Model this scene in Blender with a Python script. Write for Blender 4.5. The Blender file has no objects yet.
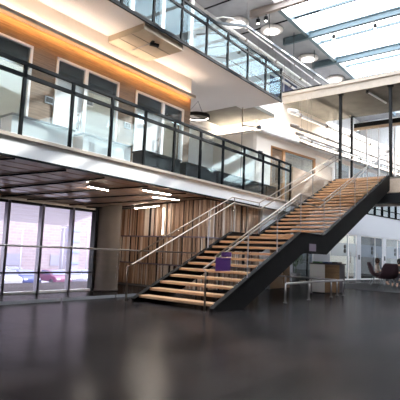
import bpy, math, random
from mathutils import Vector, Matrix
random.seed(7)
C = bpy.context.scene.collection
R = math.radians
# ------------------------------------------------------------------ materials
MATS = {}
def mat(name, col, rough=.6, metal=0., spec=.5, emit=None, estr=0., noise=0., nscale=6., nstretch=(1,1,1), bump=0., col2=None):
    if name in MATS: return MATS[name]
    m = bpy.data.materials.new(name); m.use_nodes = True; nt = m.node_tree
    b = nt.nodes['Principled BSDF']
    b.inputs['Base Color'].default_value = (*col, 1); b.inputs['Roughness'].default_value = rough
    b.inputs['Metallic'].default_value = metal; b.inputs['Specular IOR Level'].default_value = spec
    if emit: b.inputs['Emission Color'].default_value = (*emit, 1); b.inputs['Emission Strength'].default_value = estr
    if noise or bump:
        tc = nt.nodes.new('ShaderNodeTexCoord'); mp = nt.nodes.new('ShaderNodeMapping'); mp.inputs['Scale'].default_value = nstretch
        nz = nt.nodes.new('ShaderNodeTexNoise'); nz.inputs['Scale'].default_value = nscale; nz.inputs['Detail'].default_value = 4
        nt.links.new(tc.outputs['Object'], mp.inputs[0]); nt.links.new(mp.outputs[0], nz.inputs['Vector'])
        if noise:
            rp = nt.nodes.new('ShaderNodeValToRGB'); rp.color_ramp.elements[0].position = .3; rp.color_ramp.elements[1].position = .7
            c2 = col2 if col2 else tuple(c*(1-noise) for c in col)
            rp.color_ramp.elements[0].color = (*c2, 1); rp.color_ramp.elements[1].color = (*col, 1)
            nt.links.new(nz.outputs['Fac'], rp.inputs[0]); nt.links.new(rp.outputs[0], b.inputs['Base Color'])
        if bump:
            bp = nt.nodes.new('ShaderNodeBump'); bp.inputs['Strength'].default_value = bump
            nt.links.new(nz.outputs['Fac'], bp.inputs['Height']); nt.links.new(bp.outputs[0], b.inputs['Normal'])
    MATS[name] = m; return m
def glass(name, tint=(.95,.98,1), ior=1.5, rough=.0, gcol=(1,1,1), top=.9):
    m = bpy.data.materials.new(name); m.use_nodes = True; nt = m.node_tree
    nt.nodes.remove(nt.nodes['Principled BSDF']); out = nt.nodes['Material Output']
    t = nt.nodes.new('ShaderNodeBsdfTransparent'); t.inputs[0].default_value = (*tint, 1)
    g = nt.nodes.new('ShaderNodeBsdfGlossy'); g.inputs['Roughness'].default_value = rough; g.inputs['Color'].default_value = (*gcol, 1)
    lw = nt.nodes.new('ShaderNodeLayerWeight'); lw.inputs['Blend'].default_value = .5      # Schlick, same from both faces of the pane
    pw = nt.nodes.new('ShaderNodeMath'); pw.operation = 'POWER'; pw.inputs[1].default_value = 4
    nt.links.new(lw.outputs['Facing'], pw.inputs[0])
    f0 = ((ior-1)/(ior+1))**2
    fr = nt.nodes.new('ShaderNodeMapRange'); fr.inputs['To Min'].default_value = f0; fr.inputs['To Max'].default_value = top
    nt.links.new(pw.outputs[0], fr.inputs['Value'])
    mx = nt.nodes.new('ShaderNodeMixShader')
    nt.links.new(fr.outputs[0], mx.inputs[0]); nt.links.new(t.outputs[0], mx.inputs[1]); nt.links.new(g.outputs[0], mx.inputs[2])
    nt.links.new(mx.outputs[0], out.inputs[0]); return m
def frosted(name, col, fac):
    m = bpy.data.materials.new(name); m.use_nodes = True; nt = m.node_tree
    nt.nodes.remove(nt.nodes['Principled BSDF']); out = nt.nodes['Material Output']
    t = nt.nodes.new('ShaderNodeBsdfTransparent')
    d = nt.nodes.new('ShaderNodeBsdfDiffuse'); d.inputs[0].default_value = (*col, 1)
    tl = nt.nodes.new('ShaderNodeBsdfTranslucent'); tl.inputs[0].default_value = (*col, 1)
    a = nt.nodes.new('ShaderNodeMixShader'); a.inputs[0].default_value = .5
    nt.links.new(d.outputs[0], a.inputs[1]); nt.links.new(tl.outputs[0], a.inputs[2])
    mx = nt.nodes.new('ShaderNodeMixShader'); mx.inputs[0].default_value = fac
    nt.links.new(t.outputs[0], mx.inputs[1]); nt.links.new(a.outputs[0], mx.inputs[2])
    nt.links.new(mx.outputs[0], out.inputs[0]); return m
def brick(name, c1, c2, cm, scale, bw, rh, mortar, rough, rot=(0,0,0), offset=.5, mapz=None, noise=.0):
    m = bpy.data.materials.new(name); m.use_nodes = True; nt = m.node_tree; b = nt.nodes['Principled BSDF']
    tc = nt.nodes.new('ShaderNodeTexCoord'); mp = nt.nodes.new('ShaderNodeMapping'); mp.inputs['Rotation'].default_value = rot
    br = nt.nodes.new('ShaderNodeTexBrick'); br.offset = offset
    br.inputs['Color1'].default_value = (*c1,1); br.inputs['Color2'].default_value = (*c2,1); br.inputs['Mortar'].default_value = (*cm,1)
    br.inputs['Scale'].default_value = scale; br.inputs['Brick Width'].default_value = bw; br.inputs['Row Height'].default_value = rh
    br.inputs['Mortar Size'].default_value = mortar; br.inputs['Bias'].default_value = 0
    nt.links.new(tc.outputs['Object'], mp.inputs[0]); nt.links.new(mp.outputs[0], br.inputs['Vector'])
    if noise:
        nz = nt.nodes.new('ShaderNodeTexNoise'); nz.inputs['Scale'].default_value = 1.3; nz.inputs['Detail'].default_value = 6
        nt.links.new(tc.outputs['Object'], nz.inputs['Vector'])
        mr = nt.nodes.new('ShaderNodeMapRange'); mr.inputs['From Min'].default_value = .3; mr.inputs['From Max'].default_value = .7
        mr.inputs['To Min'].default_value = 1-noise; mr.inputs['To Max'].default_value = 1+noise
        nt.links.new(nz.outputs['Fac'], mr.inputs['Value'])
        mx = nt.nodes.new('ShaderNodeMix'); mx.data_type = 'RGBA'; mx.blend_type = 'MULTIPLY'; mx.inputs['Factor'].default_value = 1
        nt.links.new(br.outputs['Color'], mx.inputs['A']); nt.links.new(mr.outputs[0], mx.inputs['B'])
        nt.links.new(mx.outputs['Result'], b.inputs['Base Color'])
        mr2 = nt.nodes.new('ShaderNodeMapRange'); mr2.inputs['From Max'].default_value = .06; mr2.inputs['To Min'].default_value = rough-.06; mr2.inputs['To Max'].default_value = rough+.08
        nt.links.new(br.outputs['Color'], mr2.inputs['Value']); nt.links.new(mr2.outputs[0], b.inputs['Roughness'])
        b.inputs['Specular IOR Level'].default_value = .09
    else:
        nt.links.new(br.outputs['Color'], b.inputs['Base Color']); b.inputs['Roughness'].default_value = rough
    return m
def wood(name, c1, c2, scale=3., stretch=(1,14,14), rough=.45, coat=0):
    m = bpy.data.materials.new(name); m.use_nodes = True; nt = m.node_tree; b = nt.nodes['Principled BSDF']
    tc = nt.nodes.new('ShaderNodeTexCoord'); mp = nt.nodes.new('ShaderNodeMapping'); mp.inputs['Scale'].default_value = stretch
    nz = nt.nodes.new('ShaderNodeTexNoise'); nz.inputs['Scale'].default_value = scale; nz.inputs['Detail'].default_value = 5; nz.inputs['Roughness'].default_value = .65
    rp = nt.nodes.new('ShaderNodeValToRGB'); rp.color_ramp.elements[0].position = .32; rp.color_ramp.elements[1].position = .68
    rp.color_ramp.elements[0].color = (*c1,1); rp.color_ramp.elements[1].color = (*c2,1)
    nt.links.new(tc.outputs['Object'], mp.inputs[0]); nt.links.new(mp.outputs[0], nz.inputs['Vector'])
    nt.links.new(nz.outputs['Fac'], rp.inputs[0]); nt.links.new(rp.outputs[0], b.inputs['Base Color'])
    b.inputs['Roughness'].default_value = rough
    if coat: b.inputs['Coat Weight'].default_value = coat; b.inputs['Coat IOR'].default_value = 2.5; b.inputs['Coat Roughness'].default_value = .14
    return m
M = dict(
 floor=brick('floor_tiles', (.009,.0085,.009), (.026,.021,.020), (.002,.002,.002), 1., 1.2, .6, .014, .40, noise=.3),
 white=mat('white_plaster', (.86,.85,.84), .7, noise=.04, nscale=2),
 warmwhite=mat('warm_white_wall', (.88,.79,.70), .7),
 wingwhite=mat('wing_wall_grey_white', (.56,.57,.61), .7),
 fascia=mat('white_fascia', (.84,.84,.84), .6, noise=.03, nscale=2),
 cream=mat('cream_wall', (.80,.72,.64), .75, noise=.04, nscale=2),
 acoustic=mat('acoustic_ceiling', (.70,.66,.64), .9, noise=.10, nscale=30),
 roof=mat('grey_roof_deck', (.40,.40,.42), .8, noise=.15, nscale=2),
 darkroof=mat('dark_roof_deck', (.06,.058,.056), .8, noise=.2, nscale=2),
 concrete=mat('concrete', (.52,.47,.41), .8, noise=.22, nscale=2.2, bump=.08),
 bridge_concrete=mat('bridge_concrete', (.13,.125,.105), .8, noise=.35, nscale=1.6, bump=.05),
 panel_concrete=mat('panel_concrete', (.46,.37,.27), .8, noise=.25, nscale=1.5, bump=.05),
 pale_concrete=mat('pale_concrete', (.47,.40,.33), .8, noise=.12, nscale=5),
 dark_concrete=mat('dark_concrete', (.10,.095,.09), .85, noise=.2, nscale=1.5),
 column=mat('column_concrete', (.15,.12,.10), .75, noise=.25, nscale=2.5, bump=.05),
 black=mat('black_steel', (.012,.012,.013), .6, spec=.15),
 stringer=mat('stringer_steel', (.010,.009,.009), .7, spec=.12, noise=.3, nscale=4),
 navy=mat('dark_frame', (.005,.007,.009), .6, spec=.06),
 mullion=mat('mullion_metal', (.10,.085,.11), .45, metal=.3),
 steel=mat('brushed_steel', (.34,.32,.31), .38, metal=1.),
 rail=mat('rail_steel', (.30,.25,.205), .4, metal=1.),
 bluesteel=mat('blue_grey_beam', (.13,.19,.22), .5, noise=.1),
 brownsteel=mat('brown_grey_beam', (.36,.30,.27), .6),
 pipe=mat('pipe_metal', (.26,.22,.19), .5),
 darkpipe=mat('dark_pipe', (.10,.12,.13), .5),
 whitepipe=mat('white_duct', (.82,.80,.77), .5),
 tread=wood('tread_oak', (.34,.18,.085), (.60,.35,.18), 2.5, (14,1.2,14), .65),
 clad=wood('clad_timber', (.12,.075,.045), (.30,.19,.12), 2.2, (.9,16,22), .5),
 soffit=wood('soffit_timber', (.48,.34,.27), (.72,.55,.46), 2.2, (.8,12,4), .35, coat=1),
 slat_a=wood('slat_timber_tan', (.42,.27,.18), (.62,.42,.29), 2., (8,8,.8), .5),
 slat_b=wood('slat_timber_brown', (.30,.18,.12), (.46,.29,.19), 2., (8,8,.8), .5),
 slat_c=wood('slat_timber_pale', (.70,.58,.48), (.85,.74,.64), 2., (8,8,.8), .5),
 slat_d=mat('slat_gap', (.02,.017,.018), .7),
 slat_rail=mat('slat_rail', (.25,.20,.26), .5, metal=.4),
 tan=wood('tan_guard', (.40,.30,.22), (.52,.40,.30), 2., (1,6,6), .5),
 orange=mat('orange_frame', (.42,.20,.08), .5),
 doorwhite=mat('door_white', (.74,.73,.72), .5),
 framewhite=mat('frame_metal', (.86,.84,.84), .5),
 coolwhite=mat('cool_white_panel', (.62,.66,.72), .6),
 plate=mat('plate_black', (.01,.01,.012), .4),
 platerim=mat('plate_rim', (.55,.55,.58), .4),
 grey=mat('mid_grey', (.22,.22,.23), .6),
 cabinet=mat('cabinet_grey', (.035,.035,.037), .7, spec=.2),
 purple=mat('purple_film', (.15,.03,.24), .6),
 signgrey=mat('sign_mauve', (.20,.15,.20), .5),
 boxwhite=mat('box_white', (.88,.84,.80), .55),
 boxbrown=wood('box_timber', (.17,.09,.04), (.27,.15,.07), 2., (1,1,10), .5),
 boxdark=mat('box_dark', (.055,.045,.055), .5),
 green=mat('lid_green', (.02,.13,.03), .5), blue=mat('lid_blue', (.01,.05,.18), .5),
 chair=mat('chair_maroon', (.030,.008,.014), .8, noise=.25, nscale=30),
 rug=mat('rug_dark', (.022,.022,.024), .95, noise=.3, nscale=25),
 tablewood=wood('table_wood', (.30,.15,.06), (.45,.25,.11), 3., (8,1,1), .5),
 skin=mat('skin', (.50,.30,.21), .6), hair=mat('hair_brown', (.05,.022,.012), .7), hairb=mat('hair_black', (.008,.007,.008), .6),
 shirt=mat('shirt_cream', (.60,.52,.44), .8), shirtd=mat('shirt_dark', (.02,.02,.025), .8), trousers=mat('trousers_dark', (.03,.03,.04), .8),
 warmlamp=mat('warm_cove_lamp', (1,.6,.2), .5, emit=(1.,.52,.15), estr=32),
 whitelamp=mat('white_cove_lamp', (1,1,1), .5, emit=(1.,.86,.70), estr=34),
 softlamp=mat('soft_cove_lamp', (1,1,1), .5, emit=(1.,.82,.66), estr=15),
 led=mat('linear_led', (1,1,1), .5, emit=(1.,.88,.76), estr=70),
 roomlamp=mat('room_panel_lamp', (1,1,1), .5, emit=(1.,.88,.74), estr=20),
 ringlamp=mat('ring_inner_lamp', (1,1,1), .5, emit=(1.,.9,.85), estr=2.5),
 disclamp=mat('disc_lamp',(1,1,1),.5,emit=(1.,.92,.85),estr=1.2),
 spot=mat('spot_lens', (1,1,1), .3, emit=(1.,.95,.85), estr=8),
 disc=mat('disc_white', (.90,.84,.80), .6),
 glass=glass('balcony_glass', (.90,.95,.96), 1.6, gcol=(.85,.97,1), top=.7),
 stairglass=glass('stair_glass', (.95,.96,.97), 1.2, top=.35),
 clear=glass('window_glass', (.96,.94,.98), 1.35),
 skyglass=glass('skylight_glass', (.97,.99,1), 1.2),
 darkglass=glass('dark_office_glass', (.26,.32,.38), 1.5),
 roomglass=glass('office_glass', (.72,.80,.86), 1.5),
 transom=glass('transom_glass', (.22,.28,.34), 2.0),
 skyfrost=frosted('added_frosted_pane', (.95,1,.98), .75),
 frost=frosted('frosted_band', (.55,.60,.68), .45),
 facade=brick('pink_brick_facade', (.155,.122,.135), (.185,.15,.165), (.19,.17,.185), 1., 1.0, .4, .05, .9, rot=(R(90),0,0)),
 lot=mat('car_park_ground', (.20,.19,.22), .9, noise=.12, nscale=.3),
 carwhite=mat('car_white', (.24,.24,.27), .4), carred=mat('car_purple_red', (.10,.03,.065), .4), carblue=mat('car_blue', (.03,.04,.12), .4), cargrey=mat('car_grey', (.13,.13,.17), .4),
 tyre=mat('tyre', (.02,.02,.03), .8), carglass=mat('car_glass', (.06,.07,.13), .1),
 polew=mat('pole_white', (.25,.25,.28), .5), towerblue=mat('tower_blue', (.12,.16,.30), .6), leaf=mat('leaf_green', (.02,.05,.02), .7, noise=.4, nscale=20), pavement=mat('pale_pavement', (.78,.76,.80), .8, noise=.06, nscale=2), pot=mat('pot_dark', (.03,.03,.03), .6),
)
def waxed(m, rough, base, top):
    nt = m.node_tree; b = nt.nodes['Principled BSDF']; src = b.inputs['Base Color'].links[0].from_socket
    out = nt.nodes['Material Output']; d = nt.nodes.new('ShaderNodeBsdfDiffuse'); g = nt.nodes.new('ShaderNodeBsdfGlossy')
    g.inputs['Roughness'].default_value = rough; nt.links.new(src, d.inputs['Color'])
    lw = nt.nodes.new('ShaderNodeLayerWeight'); lw.inputs['Blend'].default_value = .5
    pw = nt.nodes.new('ShaderNodeMath'); pw.operation = 'POWER'; pw.inputs[1].default_value = 4; nt.links.new(lw.outputs['Facing'], pw.inputs[0])
    mr = nt.nodes.new('ShaderNodeMapRange'); mr.inputs['To Min'].default_value = base; mr.inputs['To Max'].default_value = top
    nt.links.new(pw.outputs[0], mr.inputs['Value']); mx = nt.nodes.new('ShaderNodeMixShader')
    nt.links.new(mr.outputs[0], mx.inputs[0]); nt.links.new(d.outputs[0], mx.inputs[1]); nt.links.new(g.outputs[0], mx.inputs[2])
    nt.links.new(mx.outputs[0], out.inputs[0])
waxed(M['floor'], .20, .014, .26)
M['upperglass'] = glass('upper_glass', (.82,.88,.90), 1.4, gcol=(.55,.70,.74), top=.6)
# ------------------------------------------------------------------ mesh builder
WL = {}
class MB:
    def __init__(s): s.v=[]; s.f=[]; s.m=[]; s.sm=[]
    def face(s, ids, mi=0, sm=False): s.f.append(ids); s.m.append(mi); s.sm.append(sm)
    def box(s, x0,y0,z0,x1,y1,z1, mi=0):
        n=len(s.v); x0,x1=sorted((x0,x1)); y0,y1=sorted((y0,y1)); z0,z1=sorted((z0,z1))
        s.v += [(x0,y0,z0),(x1,y0,z0),(x1,y1,z0),(x0,y1,z0),(x0,y0,z1),(x1,y0,z1),(x1,y1,z1),(x0,y1,z1)]
        for q in ((0,3,2,1),(4,5,6,7),(0,1,5,4),(1,2,6,5),(2,3,7,6),(3,0,4,7)): s.face([n+i for i in q], mi)
        return s
    def prism(s, poly, axis, a, b, mi=0):
        """poly: list of 2d points in the other two axes, extruded a..b along axis"""
        n=len(s.v); k=len(poly)
        def P(p,t): return {'x':(t,p[0],p[1]),'y':(p[0],t,p[1]),'z':(p[0],p[1],t)}[axis]
        area = sum(poly[i][0]*poly[(i+1)%k][1]-poly[(i+1)%k][0]*poly[i][1] for i in range(k))
        if (area<0): poly = poly[::-1]
        s.v += [P(p,a) for p in poly]+[P(p,b) for p in poly]
        flip = (axis=='y') ^ (a>b)
        def add(q): s.face(q[::-1] if flip else q, mi)
        add([n+i for i in range(k)][::-1]); add([n+k+i for i in range(k)])
        for i in range(k): j=(i+1)%k; add([n+i,n+j,n+k+j,n+k+i])
        return s
    def bar(s, p, q, w, h, mi=0, up=(0,0,1)):
        p=Vector(p); q=Vector(q); d=(q-p).normalized(); u=Vector(up)
        if abs(d.dot(u))>.99: u=Vector((1,0,0))
        r=d.cross(u).normalized(); u=r.cross(d).normalized(); n=len(s.v)
        for c in (p,q):
            for a,b in ((-1,-1),(1,-1),(1,1),(-1,1)): s.v.append(tuple(c+r*a*w/2+u*b*h/2))
        for f in ((0,1,2,3),(7,6,5,4),(0,4,5,1),(1,5,6,2),(2,6,7,3),(3,7,4,0)): s.face([n+i for i in f], mi)
        return s
    def tube(s, pts, r, seg=8, mi=0, closed=False):
        pts=[Vector(p) for p in pts]; k=len(pts); n=len(s.v)
        rr = r if isinstance(r,(list,tuple)) else [r]*k
        for i,p in enumerate(pts):
            if closed: d=(pts[(i+1)%k]-pts[i-1]).normalized()
            else: d=((pts[min(i+1,k-1)]-pts[max(i-1,0)])).normalized()
            u=Vector((0,0,1)) if abs(d.z)<.95 else Vector((1,0,0))
            a=d.cross(u).normalized(); b=a.cross(d).normalized()
            for j in range(seg):
                t=2*math.pi*j/seg; s.v.append(tuple(p+a*math.cos(t)*rr[i]+b*math.sin(t)*rr[i]))
        for i in range(k if closed else k-1):
            i2=(i+1)%k
            for j in range(seg):
                j2=(j+1)%seg; s.face([n+i*seg+j, n+i*seg+j2, n+i2*seg+j2, n+i2*seg+j], mi, True)
        if not closed:
            s.face([n+j for j in range(seg)][::-1], mi); s.face([n+(k-1)*seg+j for j in range(seg)], mi)
        return s
    def lathe(s, prof, c=(0,0,0), seg=20, mi=0, sx=1, sy=1):
        n=len(s.v)
        for (r,z) in prof:
            for j in range(seg):
                t=2*math.pi*j/seg; s.v.append((c[0]+r*sx*math.cos(t), c[1]+r*sy*math.sin(t), c[2]+z))
        for i in range(len(prof)-1):
            for j in range(seg):
                j2=(j+1)%seg; s.face([n+i*seg+j,n+i*seg+j2,n+(i+1)*seg+j2,n+(i+1)*seg+j], mi, True)
        s.face([n+j for j in range(seg)][::-1], mi); s.face([n+(len(prof)-1)*seg+j for j in range(seg)], mi)
        return s
    def build(s, name, mats, parent=None, loc=None, rotz=0, label=None, cat=None, group=None, kind=None, bevel=0, subs=0):
        me=bpy.data.meshes.new(name); o=bpy.data.objects.new(name, me); C.objects.link(o)
        if parent is not None: org=WL[parent.name]; o.parent=parent
        elif loc is not None: org=Vector((0,0,0)); o.location=loc; o.rotation_euler=(0,0,rotz)
        else:
            xs=[v[0] for v in s.v]; ys=[v[1] for v in s.v]; zs=[v[2] for v in s.v]
            org=Vector(((min(xs)+max(xs))/2,(min(ys)+max(ys))/2,min(zs))); o.location=org
        WL[o.name]=Vector(org)
        me.from_pydata([tuple(Vector(v)-org) for v in s.v], [], s.f)
        if not isinstance(mats,(list,tuple)): mats=[mats]
        for m in mats: me.materials.append(m)
        for i,p in enumerate(me.polygons): p.material_index=s.m[i]; p.use_smooth=s.sm[i]
        me.update()
        if bevel:
            b=o.modifiers.new('bevel','BEVEL'); b.width=bevel; b.segments=2; b.limit_method='ANGLE'
        if subs:
            b=o.modifiers.new('subdivision','SUBSURF'); b.levels=subs; b.render_levels=subs
            for p in me.polygons: p.use_smooth=True
        tag(o,label,cat,group,kind); return o
def tag(o,label=None,cat=None,group=None,kind=None):
    if label: o['label']=label
    if cat: o['category']=cat
    if group: o['group']=group
    if kind: o['kind']=kind
    return o
def thing(name, label, cat, loc=(0,0,0), group=None, kind=None):
    o=bpy.data.objects.new(name,None); C.objects.link(o); o.location=loc; WL[o.name]=Vector(loc); o.empty_display_size=.2
    return tag(o,label,cat,group,kind)
def dup(root, loc, rotz=None, label=None):
    r=root.copy(); C.objects.link(r); r.location=loc
    if rotz is not None: r.rotation_euler=(0,0,rotz)
    if label: r['label']=label
    for ch in list(root.children):
        c=ch.copy(); C.objects.link(c); c.parent=r
        for g in list(ch.children):
            d=g.copy(); C.objects.link(d); d.parent=c
    return r
def S(name, mb, m, **k): return mb.build(name, m, kind='structure', **k)

# ------------------------------------------------------------------ camera
cam=bpy.data.cameras.new('camera'); co=bpy.data.objects.new('camera',cam); C.objects.link(co)
cam.sensor_width=36; cam.sensor_fit='HORIZONTAL'; cam.lens=36*462.705/400; cam.clip_end=300
v1=Vector((360,-68,-462.705)).normalized(); v2=Vector((-600,-28,-462.705)).normalized()
vz=v1.cross(v2).normalized(); v2=vz.cross(v1).normalized()
rot=Matrix((v1,v2,vz))            # camera vectors -> world vectors
co.matrix_world=Matrix.Translation((0,0,1.1)) @ rot.to_4x4()
bpy.context.scene.camera=co

# ------------------------------------------------------------------ shell
WA=Vector((19.70,9.73,0)); WR=math.atan2(-.1518,.98841)          # the far office wing
S('floor', MB().box(-8,-6,-.2, 36,12.6,0), M['floor'])
S('wall_back', MB().box(-8.3,-6,0,-8,12.6,12), M['dark_concrete'])
S('wall_far', MB().box(36,-6,0,36.3,12.6,12), M['white'])
# opposite side, unseen: raking panes added for balcony reflections, clear ones for floor sun spots
ADDED_HOLES=[[(10.6,8.9),(12.4,8.7),(12.4,10.2),(10.6,10.7)],[(12.9,7.5),(19.2,7.1),(22.3,9.2),(16.8,9.2)],[(28.2,7.6),(28.9,7.4),(34.7,10.2),(33.9,10.4)],
       [(30.3,7.05),(33.8,7.05),(35.5,7.85),(35.5,9.8)],[(23.8,10.2),(25.0,10.2),(25.1,10.95),(24.1,10.95)],[(20.4,9.4),(21.4,9.4),(21.6,10.1),(20.6,10.1)]]
def span(poly,z):
    xs=[]
    for (x0,z0),(x1,z1) in zip(poly,poly[1:]+poly[:1]):
        if min(z0,z1)<=z<=max(z0,z1) and abs(z1-z0)>1e-6: xs.append(x0+(x1-x0)*(z-z0)/(z1-z0))
    return (min(xs),max(xs)) if len(xs)>1 else None
zs=sorted({0.,12.}|{p[1] for h in ADDED_HOLES for p in h}); mb=MB()
for z0,z1 in zip(zs,zs[1:]):
    e=1e-4; act=[(span(h,z0+e),span(h,z1-e)) for h in ADDED_HOLES if span(h,(z0+z1)/2)]
    act.sort(key=lambda q:q[0][0]+q[1][0]); l0=l1=-8
    for (p,q) in act: mb.prism([(l0,z0),(p[0],z0),(q[0],z1),(l1,z1)],'y',-6.3,-6); l0,l1=p[1],q[1]
    mb.prism([(l0,z0),(36,z0),(36,z1),(l1,z1)],'y',-6.3,-6)
S('wall_right', mb, M['dark_concrete'])
for i,h in enumerate(ADDED_HOLES):
    w=thing('window_%d'%(20+i),None,None,(h[0][0],-6.15,h[0][1]),kind='structure')  # invented opening out of view, shaped for the light it sends in
    MB().prism(h,'y',-6.16,-6.14).build('pane',M['skyfrost'] if i<4 else M['skyglass'],w)
# roof and skylight; its unseen near stretch is added to brighten fascia and stairs
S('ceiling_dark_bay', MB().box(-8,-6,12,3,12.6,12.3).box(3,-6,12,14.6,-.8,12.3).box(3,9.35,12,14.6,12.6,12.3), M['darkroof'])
mb=MB().box(14.6,9.35,12,36,12.6,12.3).box(14.6,-6,12,36,-.8,12.3).box(35,-.8,12,36,9.35,12.3)
for q in mb.m: pass
S('ceiling', mb, M['roof'])
for i in range(8):
    S('trim_roof_seam', MB().box(-2+i*2.9,8.0,11.96,-1.94+i*2.9,12.5,12), M['navy'])
S('trim_skylight_edge', MB().box(16.9,9.2,11.75,35,9.38,12.0), M['bluesteel'])
w=thing('window_8',None,None,(25,4,12.2),kind='structure')
MB().box(3,-.8,12.2,35,9.35,12.22).build('pane',M['skyglass'],w)
mb=MB()
for x in (4.4,7,9.6,12.2,14.8,18.6,21.6,25.2,28.6,32): mb.box(x-.05,-.8,12.1,x+.05,9.35,12.2)
mb.build('mullion',M['bluesteel'],w)
# unseen deck added above and behind the camera to shade the near floor
S('added_shade_deck', MB().box(-8,-6,3.05,.9,7.7,3.45), M['white'])

# ------------------------------------------------------------------ ground floor, left side
def kz(x): return .245 if x<8.4 else max(.07,.245-(x-8.4)/2.1*.175)
def soff(x,y): return 2.69-(y-7.7)*kz(x)
mb=MB(); xs=[-8,0,4,8.4,9,9.6,10.5,12,15.4]; ys=[7.72,9.85,11.6]
idx={}
for i,x in enumerate(xs):
    for j,y in enumerate(ys): idx[i,j]=len(mb.v); mb.v.append((x,y,soff(x,y)))
for i in range(len(xs)-1):
    for j in range(len(ys)-1): mb.face([idx[i,j],idx[i,j+1],idx[i+1,j+1],idx[i+1,j]])
n=len(mb.v)
for i,x in enumerate(xs):
    for j,y in enumerate(ys): mb.v.append((x,y,2.95))
for i in range(len(xs)-1):
    for j in range(len(ys)-1): mb.face([n+i*3+j,n+(i+1)*3+j,n+(i+1)*3+j+1,n+i*3+j+1])
# skirt round the edge
def ring():
    a=[(i,0) for i in range(len(xs))]+[(len(xs)-1,j) for j in range(1,3)]+[(i,2) for i in range(len(xs)-2,-1,-1)]+[(0,1)]
    return a
rg=ring()
for q in range(len(rg)):
    a=rg[q]; b=rg[(q+1)%len(rg)]; mb.face([idx[a],idx[b],n+b[0]*3+b[1],n+a[0]*3+a[1]])
S('ceiling_soffit', mb, M['soffit'])
# dark bars across the timber soffit
bars=[[(4.24,7.89),(4.45,7.75)],[(3.4,9.78),(4.68,8.64),(5.16,8.21),(5.6,7.8)],[(4.6,9.7),(5.06,9.3),(6.1,8.34),(6.6,7.8)],[(5.35,9.75),(6.53,8.9),(7.36,8.24),(7.95,7.8)],
      [(5.94,9.78),(6.86,9.33),(7.8,8.71),(8.5,8.25),(9.4,7.8)],[(7.16,9.75),(8.19,9.12),(9.03,8.75),(10.0,8.04),(10.3,7.8)],[(8.58,9.55),(9.4,9.3),(10.4,8.9)],[(7.7,9.75),(8.3,9.6),(9.3,9.9),(10.3,10.2)]]
for b in bars:
    mb=MB()
    for p,q in zip(b,b[1:]): mb.bar((*p,soff(*p)-.02),(*q,soff(*q)-.02),.022,.03)
    S('trim_soffit_bar',mb,M['black'])
# timber planks grooves in X direction
for k in range(9):
    y=7.95+k*.22; mb=MB()
    for x0,x1 in ((0,4),(4,8.4),(8.4,10.4)): mb.bar((x0,y,soff(x0,y)),(x1,y,soff(x1,y)),.018,.012)
    S('trim_soffit_groove',mb,M['slat_b'])
# curtain wall of windows
for i,(x0,x1) in enumerate(((1.16,2.04),(2.04,2.92),(2.92,3.80),(3.80,4.68),(4.68,5.56),(5.56,6.44),(6.44,7.32),(7.32,8.05))):
    w=thing('window_%d'%(i+1) if i<7 else 'window_10',None,None,(x0,9.8,0),kind='structure')
    MB().box(x0+.03,9.81,.06,x1-.03,9.82,2.06).build('pane',M['clear'],w)
    MB().box(x0-.03,9.74,0,x0+.035,9.88,2.1).build('mullion',M['mullion'],w)
    MB().box(x0+.035,9.76,.46,x1-.03,9.86,.50).build('transom_bar',M['mullion'],w)
    MB().box(x0+.035,9.76,0,x1-.03,9.86,.05).build('sill',M['framewhite'],w)
    MB().box(x0+.035,9.76,2.06,x1-.03,9.88,2.12).build('head_bar',M['black'],w)
S('trim_window_end', MB().box(8.02,9.72,0,8.12,9.9,2.2), M['black'])
S('wall_left', MB().box(-8,9.8,0,1.13,10.1,3.05).box(-8,9.75,2.12,8.3,10.1,3.0), M['cream'])
S('wall_left_return', MB().bar((8.72,10.0,1.45),(10.55,11.5,1.45),.1,2.9), M['slat_b'])
# column
c=thing('concrete_column','Round grey-brown concrete column between the windows and the slatted timber wall','column',(8.45,9.70,0))
MB().lathe([(.345,0),(.345,.03),(.34,.04),(.34,2.36)],(8.45,9.70,0),32).build('shaft',M['column'],c)
MB().lathe([(.36,0),(.36,.06)],(8.45,9.70,0),32).build('base_ring',M['column'],c)
# slatted timber core
core=thing('wall_core',None,None,(10.5,9.4,0),kind='structure')
MB().box(10.5,7.9,0,10.7,11.6,2.9).box(10.5,7.9,0,15.3,8.1,2.9).build('backing',M['slat_d'],core)
def slats(name, n0, n1, fixed, along):
    for (z0,z1) in ((.06,.69),(.73,1.53),(1.57,2.62)):
        mb=MB(); t=n0
        while t<n1:
            w=random.choice((.03,.045,.06,.075)); d=random.choice((.02,.035,.05)); mi=random.choices((0,1,2,3),(5,3.2,2.8,3.4))[0]
            e=min(t+w,n1)
            if mi<3:
                zt=z1
                if z1>2: zt=min(z1, soff(10.45,t)-.01) if along=='y' else 2.62
                if along=='y': mb.box(fixed-d,t,z0,fixed,e-.006,zt,mi)
                else: mb.box(t,fixed-d,z0,e-.006,fixed,zt,mi)
            t=e
        mb.build(name,[M['slat_a'],M['slat_b'],M['slat_c']],core)
slats('slats',7.9,11.4,10.5,'y'); slats('slats',10.5,13.45,7.9,'x')
for z in (.71,1.55): MB().box(10.44,7.84,z-.015,10.5,11.4,z+.015).box(10.44,7.84,z-.015,13.45,7.9,z+.015).build('rail',M['slat_rail'],core)
MB().box(10.46,7.86,0,10.5,11.4,.05).build('skirting',M['grey'],core)
S('wall_core_white', MB().box(13.45,7.8,0,15.3,7.9,3.0), M['white'])
S('wall_stairhead', MB().box(15.3,7.65,3.0,18.68,7.9,4.4), M['tan'])
S('door_8', MB().box(15.0,7.76,0,15.45,7.80,2.05).box(14.0,7.75,0,14.9,7.8,2.05), M['boxbrown'])
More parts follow.
